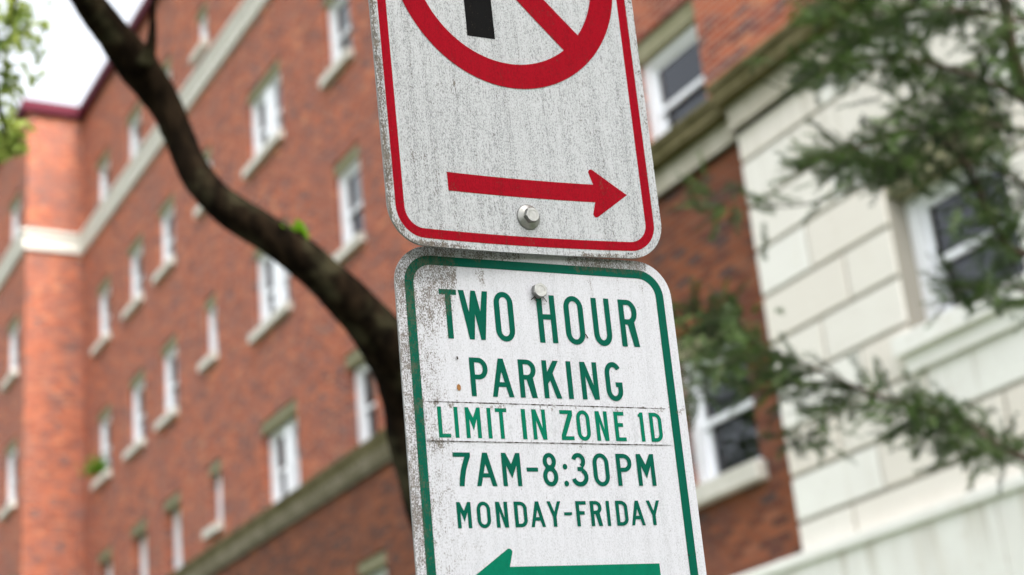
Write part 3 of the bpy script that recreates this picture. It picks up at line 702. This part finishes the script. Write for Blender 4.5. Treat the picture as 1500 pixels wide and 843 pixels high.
# ------------------------------------------------------------------ leaning street tree
tr = thing('street_tree', 'dark leaning street tree whose bare limb crosses the brick facade behind the signs', 'tree')
DT = 5.0
pth = [(680, 870, 56), (640, 721, 53), (616, 640, 49), (602, 575, 46), (577, 520, 41), (531, 462, 34), (477, 408, 29.5), (416, 358, 28), (331, 304, 25.5), (287, 255, 23.5), (264, 204, 22.5), (241, 153, 25), (205, 102, 31), (166, 51, 26), (127, -2, 23), (80, -80, 21), (20, -190, 18), (-60, -300, 14)]
pts = [at(x, y, DT+.1*math.sin(i*.7)) for i, (x, y, r) in enumerate(pth)]; rads = [r/FPX*DT for *_, r in pth]
p0 = pts[0]; base = Vector((p0.x+.12, p0.y+.05, 0)); tr.location = base
pts = [base+Vector((0, 0, -.2)), base+Vector((0, 0, .15)), base.lerp(p0, .45)]+pts; rads = [.17, .15, .122]+rads
sp, sr = smooth_path(pts, rads, 6)
bm = bmesh.new(); random.seed(3); add_tube(bm, [p-base for p in sp], [r*(1+.02*math.sin(i*.9)) for i, r in enumerate(sr)], 20, .022)
fk = [at(212, 95, DT), at(222, 62, DT-.02), at(224, 20, DT-.03), at(229, -40, DT-.02), at(240, -140, DT)]
sp2, sr2 = smooth_path(fk, [.03, .016, .009, .009, .007], 5); add_tube(bm, [p-base for p in sp2], sr2, 8, .05)
from_bm('trunk', bm, M['bark_dark'], tr, True)

def leaves(points, size, up=(0, 0, 1), spread=1.0, rng=RNG):
    """diamond leaves folded on the midrib; returns verts, quad faces"""
    n = len(points); P = np.asarray(points, float)
    d = rng.normal(size=(n, 3)); d[:, 2] -= .35; d /= np.linalg.norm(d, axis=1)[:, None]
    q = rng.normal(size=(n, 3)); s = np.cross(d, q); s /= np.linalg.norm(s, axis=1)[:, None]; nn = np.cross(d, s)
    L = (size*rng.uniform(.7, 1.25, n))[:, None]; Wd = L*.29
    v = np.stack([P, P+d*L*.45+s*Wd+nn*L*.07, P+d*L, P+d*L*.45-s*Wd+nn*L*.07, P+d*L*.5-nn*L*.02], 1).reshape(-1, 3)
    i = np.arange(n)[:, None]*5
    f = np.concatenate([i+np.array([[0, 1, 2, 4]]), i+np.array([[0, 4, 2, 3]])], 0)
    return v, f
# sprout on the limb
c0 = at(434, 338, DT-.10)
v, f = leaves([c0+Vector((RNG.normal()*.022, RNG.normal()*.012, RNG.normal()*.005)) for _ in range(24)], .042)
M['leaf_sprout'] = leaf('leaf_sprout', (.09, .22, .01), (.20, .40, .015), .5)
mesh_np('sprout', v-np.array(base), f, M['leaf_sprout'], tr)
# crown of the tree: beyond the upper left of the frame, its fringe hangs into the picture
cl = []
def clump(px, py, dep, n, rpx):
    c = at(px, py, dep); r = rpx/FPX*dep
    for _ in range(n): cl.append(c+Vector(RNG.normal(size=3)*r*np.array([.55, .55, .55])))
for px, py, dep, n, rpx in ((12, 25, 6.8, 62, 30), (32, 14, 6.9, 34, 24), (6, 80, 6.8, 44, 22), (40, 66, 7.0, 26, 18), (18, 120, 6.9, 34, 18), (0, 150, 6.9, 40, 18), (12, 190, 6.8, 80, 16), (20, 214, 6.8, 34, 10), (-12, 205, 6.8, 70, 20), (58, 35, 7.1, 14, 13), (45, 110, 7.1, 8, 12), (-10, 60, 6.8, 60, 20)): clump(px, py, dep, n, rpx)
for _ in range(150):
    px = RNG.uniform(-900, -20); py = RNG.uniform(-1000, 200)
    clump(px, py, RNG.uniform(4.2, 6.5), 26, 45)
for _ in range(90):
    px = RNG.uniform(-300, 500); py = RNG.uniform(-1100, -170)
    clump(px, py, RNG.uniform(4.2, 6.5), 26, 45)
v, f = leaves(cl, .055)
mesh_np('crown', v-np.array(base), f, M['leaf'], tr)
bm = bmesh.new()
for a_, b_, c_ in (((80, -80), (40, -60), (14, 40)), ((20, -190), (-40, -100), (-10, 120)), ((-10, 120), (0, 165), (12, 205)), ((-60, -300), (-300, -420), (-500, -300)), ((-60, -300), (100, -600), (200, -700))):
    q_, w_ = smooth_path([at(*a_, DT), at(*b_, DT+.1), at(*c_, DT+.2)], [.012, .008, .004], 5); add_tube(bm, [p-base for p in q_], w_, 6)
from_bm('twig', bm, M['bark_dark'], tr, True)

# ------------------------------------------------------------------ conifer on the right
DC = 6.5; KS = DC/4.3
con = thing('conifer_tree', 'dark green needle conifer reaching in front of the pale limestone wall', 'tree')
cb = at(1790, 900, DC); cbase = Vector((cb.x, cb.y, 0)); con.location = cbase
bm = bmesh.new(); q_, w_ = smooth_path([cbase+Vector((0, 0, -.1)), cbase+Vector((.02, 0, 1.8)), cbase+Vector((-.03, .03, 3.6)), cbase+Vector((-.1, .05, 6.0)), cbase+Vector((-.1, .1, 8.4))], [.17, .15, .12, .08, .03], 5)
add_tube(bm, [p-cbase for p in q_], w_, 12, .05); from_bm('trunk', bm, M['bark_grey'], con, True)
def tz(z): return cbase+Vector((-.05, .03, z))
BR = [  # pixel polyline with depth offset, root radius, needle density per metre, twig length
    ([(1560, 700, 0), (1470, 656, -.05), (1400, 612, -.05), (1320, 592, 0), (1250, 566, .05), (1180, 535, .05), (1110, 505, .05), (1035, 462, .0)], .011, 1.0, 2.0),
    ([(1600, 330, .2), (1500, 372, .1), (1452, 322, .05), (1415, 240, 0), (1350, 190, 0), (1260, 215, -.05), (1175, 232, -.05)], .012, 1.0, 2.6),
    ([(1620, 260, .1), (1520, 165, .1), (1440, 118, .05), (1350, 92, 0), (1270, 84, 0), (1215, 92, 0)], .011, 1.0, 2.8),
    ([(1560, 60, .2), (1440, 22, .1), (1340, 12, .1), (1270, 25, .1), (1215, 50, .1)], .009, 1.0, 3.2),
    ([(1600, 360, .3), (1500, 270, .2), (1420, 240, .2), (1350, 262, .2), (1290, 262, .2)], .009, 1.0, 3.0),
    ([(1600, 470, .1), (1510, 430, .1), (1450, 418, .1), (1395, 425, .1)], .008, 1.0, 2.6),
    ([(1250, 566, .05), (1180, 560, .1), (1110, 575, .1), (1045, 560, .1), (1010, 600, .1)], .005, .9, 2.4),
    ([(1110, 505, .05), (1070, 470, 0), (1025, 490, 0), (995, 470, 0)], .004, 1.2, 4.0),
    ([(1290, 262, .2), (1180, 300, .3), (1090, 300, .3), (1030, 280, .3)], .003, .4, .7),
    ([(1250, 566, .05), (1210, 620, .1), (1165, 645, .1)], .003, .7, 1.6),
    ([(1440, -60, .1), (1470, 0, .1), (1480, 60, .1), (1497, 112, .1), (1530, 160, .1), (1590, 230, .1)], .016, 0, 0),
    ([(1600, 150, -.1), (1500, 190, -.1), (1430, 180, -.1), (1380, 215, -.1)], .007, 1.0, 3.2),
    ([(1590, 30, -.1), (1500, -15, -.1), (1400, -40, -.1), (1280, -45, -.1), (1180, -20, -.1)], .008, 1.0, 2.6),
]
tips = []                                        # (origin, direction, length)
def dirv(): 
    q = RNG.normal(size=3); return Vector(q/np.linalg.norm(q))
for bi, (pl, r, den, tw) in enumerate(BR):
    pw = [at(x, y, DC+dz*KS) for x, y, dz in pl]
    if pl[0][0] >= 1530: pw.insert(0, Vector((cbase.x-.04, cbase.y+.03, pw[0].z-.25)))
    elif bi == 10: pw.append(Vector((cbase.x-.04, cbase.y+.03, pw[-1].z-.5)))
    r *= KS*1.05; rr_ = [r*(1-.75*k/(len(pw)-1)) for k in range(len(pw))] if bi != 10 else [r*.8]+[r]*(len(pw)-1)
    q_, w_ = smooth_path(pw, rr_, 6); bm = bmesh.new(); add_tube(bm, [p-cbase for p in q_], w_, 7, .08)
    if den:
        for i in range(10 if pl[0][0] >= 1530 else 4, len(q_)):
            t = (q_[i]-q_[i-1]).normalized(); seg = (q_[i]-q_[i-1]).length
            for _ in range(max(1, int(seg*46/KS*tw*den/2.6+RNG.random()))):
                o = q_[i-1].lerp(q_[i], RNG.random()); dd = (t*RNG.uniform(.2, 1.0)+dirv()*.75); dd.z -= .05; dd.normalize()
                L = RNG.uniform(.05, .14)*(1.2 if tw > 2.5 else 1)*KS
                sub = [o+dd*L*.5+dirv()*.006, o+dd*L]
                add_tube(bm, [o-cbase, sub[0]-cbase, sub[1]-cbase], [.0017, .0013, .0008], 4, 0, False)
                tips.append((o+dd*.012, dd, L))
                if RNG.random() < .8*den:
                    d2 = (dd+dirv()*.8).normalized(); tips.append((sub[0], d2, L*.6))
        tips.append((q_[-1], (q_[-1]-q_[-2]).normalized(), .09))
    from_bm('branch', bm, M['bark_grey'], con, True)
MASS = [(1258, 98, 66, 30, .8), (1300, 42, 65, 32, .75), (1190, 92, 34, 14, .45), (1370, 110, 70, 36, .5), (1440, 175, 70, 45, .6), (1255, 236, 72, 24, 1.25), (1320, 205, 50, 28, .75), (1455, 290, 48, 28, .6), (1330, 262, 30, 26, .4), (1460, 432, 55, 16, 1.0), (1395, 428, 30, 10, .8), (1066, 468, 42, 28, 1.1), (1058, 535, 38, 32, .9), (1105, 515, 30, 24, 1.1), (1150, 545, 36, 24, 1.1), (1250, 590, 58, 20, .8), (1350, 612, 58, 30, 1.2), (1405, 632, 48, 28, 1.2), (1475, 664, 48, 20, 1.1), (1052, 298, 36, 20, .5), (1110, 318, 30, 12, .12), (1480, 80, 36, 60, .5), (1400, 18, 60, 24, .9), (1124, 86, 22, 10, .35), (1480, 340, 40, 26, .7), (1390, 170, 50, 26, .35), (1215, 16, 40, 18, .7), (1200, 640, 50, 12, .4)]
bm = bmesh.new()
for mx_, my_, rx_, ry_, dn_ in MASS:
    for _ in range(int(rx_*ry_/24*dn_)):
        g_ = RNG.normal(size=2)*.55; px_, py_ = mx_+g_[0]*rx_, my_+g_[1]*ry_
        o = at(px_, py_, DC+RNG.normal()*.32); dd = (cr*RNG.uniform(-1.1, .25)-cu*RNG.uniform(-.35, .45)+fwd*RNG.uniform(-.6, .6)).normalized(); L = RNG.uniform(.05, .12)*KS
        add_tube(bm, [o-cbase, o+dd*L*.5+dirv()*.005-cbase, o+dd*L-cbase], [.0016, .0012, .0007], 4, 0, False); tips.append((o, dd, L))
twig_me = bpy.data.meshes.new('t'); bm.to_mesh(twig_me); bm.free()
# needles: flat slim blades along every twig
vv, ff, base_i = [], [], 0
for o, d, L in tips:
    n = int(L*560); t = RNG.uniform(0, 1, n); side = np.where(RNG.random(n) < .5, 1, -1)
    D = np.array(d); A = np.cross(D, [0, 0, 1.0]+RNG.normal(size=3)*.3); A /= np.linalg.norm(A); Bv = np.cross(D, A)
    org = np.array(o)+D*(t*L)[:, None]
    nd = D*RNG.uniform(.45, .8, (n, 1))+A*(side*RNG.uniform(.5, .95, n))[:, None]+Bv*(RNG.normal(size=n)*.38)[:, None]; nd /= np.linalg.norm(nd, axis=1)[:, None]
    ln = (RNG.uniform(.018, .034, n)*(1-.35*t))[:, None]; wv = np.cross(nd, Bv+RNG.normal(size=(n, 3))*.3); wv /= np.linalg.norm(wv, axis=1)[:, None]; wv *= .0017
    vv.append(np.stack([org-wv*.6, org+wv*.6, org+nd*ln*.8+wv, org+nd*ln, org+nd*ln*.8-wv], 1).reshape(-1, 3))
    ff.append((np.arange(n)*5)[:, None]+np.array([[0, 1, 2, 3, 4]])+base_i); base_i += n*5
crown = mesh_np('crown', np.concatenate(vv)-np.array(cbase), np.concatenate(ff), [M['needle'], M['bark_grey']], con, 5)
bm = bmesh.new(); bm.from_mesh(crown.data); nf = len(bm.faces); bm.from_mesh(twig_me); bm.faces.ensure_lookup_table()
for i in range(nf, len(bm.faces)): bm.faces[i].material_index = 1
bm.to_mesh(crown.data); bm.free(); bpy.data.meshes.remove(twig_me)

# ------------------------------------------------------------------ small plant on a sill
pp = UR*(-3.56*K)+NI*(DM-.06)+Vector((0, 0, Zr(.989*K)))
pl_ = thing('sill_plant', 'small green plant standing on a third storey window sill near the corner', 'plant', pp)
bm = bmesh.new(); rs = []
for rad, z in ((.05, 0), (.07, .1), (.075, .1), (.075, .12), (.06, .12), (.058, .105)): rs.append([bm.verts.new((rad*math.cos(k*math.pi/8), rad*math.sin(k*math.pi/8), z)) for k in range(16)])
for a_, b_ in zip(rs, rs[1:]):
    for k in range(16): bm.faces.new((a_[k], a_[(k+1) % 16], b_[(k+1) % 16], b_[k]))
bm.faces.new(rs[0][::-1]); bm.faces.new(rs[-1])
from_bm('pot', bm, plain('terracotta', (.3, .12, .06)), pl_)
v, f = leaves([Vector((RNG.normal()*.10, RNG.normal()*.06, .16+abs(RNG.normal())*.15)) for _ in range(220)], .11)
mesh_np('foliage', v, f, M['leaf_sprout'], pl_)

# ------------------------------------------------------------------ street trees out of frame across the road (seen in the window panes)
def far_tree(x, y, h, seed, label):
    rg = np.random.default_rng(seed); t = thing('broadleaf_tree', label, 'tree', (x, y, 0), 'trees lining the far side of the road')
    bm = bmesh.new(); add_tube(bm, *smooth_path([(0, 0, -.2), (.05, 0, h*.2), (-.1, .1, h*.45), (.1, 0, h*.8)], [.24, .2, .16, .05], 4), 10, .05); 
    for k in range(7):
        a_ = k*2.4; add_tube(bm, *smooth_path([(-.05, .05, h*(.32+.05*k)), (math.cos(a_)*h*.12, math.sin(a_)*h*.12, h*(.45+.05*k)), (math.cos(a_)*h*.24, math.sin(a_)*h*.24, h*(.52+.055*k))], [.08, .05, .02], 4), 6)
    from_bm('trunk', bm, M['bark_grey'], t, True)
    P = []
    for k in range(130):
        d_ = rg.normal(size=3); d_ /= np.linalg.norm(d_); c = np.array([0, 0, h*.66])+d_*np.array([h*.30, h*.30, h*.33])*rg.uniform(.35, 1)**.6
        P.append(c+rg.normal(size=(42, 3))*.34)
    v_, f_ = leaves(np.concatenate(P), .24, rng=rg); mesh_np('crown', v_, f_, M['leaf_mid'], t)
for i, (x, y, h) in enumerate(((-13, 11, 12), (-16, 19, 13), (-11.5, 2.5, 11.5), (-21, 29, 13.5))):
    far_tree(x, y, h, 40+i, 'tall broadleaf street tree standing out of view across the road')

def near_tree(u, d, seed, label, sc=1.0, n=260):  # unseen tree behind the camera, added to keep sun and sky off the signs
    rg = np.random.default_rng(seed); pos = UR*u+NI*d
    t = thing('added_shade_tree', label, 'tree', pos, 'unseen trees added to shade the signs')
    bm = bmesh.new(); add_tube(bm, *smooth_path([(0, 0, -.2), (.05, 0, 1.8*sc), (-.1, .1, 3.4*sc), (-.2, .15, 6.2*sc), (-.2, .2, 8.6*sc)], [.2, .17, .14, .1, .04], 5), 10, .05)
    for k in range(9):
        a_ = k*2.4; z = (3.0+.5*k)*sc; r = (2.9-.12*k)*sc
        add_tube(bm, *smooth_path([(-.1-.01*k, .08+.01*k, z), (math.cos(a_)*r*.5, math.sin(a_)*r*.5, z+.7), (math.cos(a_)*r, math.sin(a_)*r, z+1.0)], [.06, .04, .015], 4), 6)
    from_bm('trunk', bm, M['bark_grey'], t, True)
    P = []
    for k in range(n):
        d_ = rg.normal(size=3); d_ /= np.linalg.norm(d_); c = np.array([0, 0, 6.3*sc])+d_*np.array([3.5, 3.5, 3.3])*sc*rg.uniform(.2, 1)**.55
        P.append(c+rg.normal(size=(46, 3))*.3*sc)
    v_, f_ = leaves(np.concatenate(P), .17*sc, rng=rg); mesh_np('crown', v_, f_, M['leaf_mid'], t)
near_tree(4.6, .6, 77, 'unseen dense broadleaf tree just behind the camera, added to shade the signs')
near_tree(9.5, -1.2, 78, 'second unseen broadleaf tree further back along the kerb, added for shade', 1.0)
near_tree(16.5, -.6, 79, 'third and farthest unseen broadleaf tree back along the kerb, added for shade', 1.1, 200)
# ------------------------------------------------------------------ ground
def sheet(name, poly, z, mat):
    bm = bmesh.new(); bm.faces.new([bm.verts.new((p.x, p.y, z)) for p in poly]); o = from_bm(name, bm, mat); o['kind'] = 'structure'; return o
def strip_(u0, u1, d0, d1): return [UR*u0+NI*d0, UR*u1+NI*d0, UR*u1+NI*d1, UR*u0+NI*d1]
sheet('ground', [Vector((-900, -900, 0)), Vector((900, -900, 0)), Vector((900, 900, 0)), Vector((-900, 900, 0))], 0, M['grass'])
sheet('pavement', strip_(-120, 80, .2, 2.6), .01, M['concrete'])
sheet('road', strip_(-120, 80, -9.5, -2.2), -.10+.105, M['asphalt'])
bm = bmesh.new(); add_box(bm, -120, 80, -2.2, -2.05, 0, .13); bmesh.ops.bevel(bm, geom=list(bm.edges), offset=.015, segments=2, affect='EDGES')
kb = from_bm('kerb', bm, M['concrete']); kb['kind'] = 'structure'; kb.rotation_euler = (0, 0, math.atan2(UR.y, UR.x))
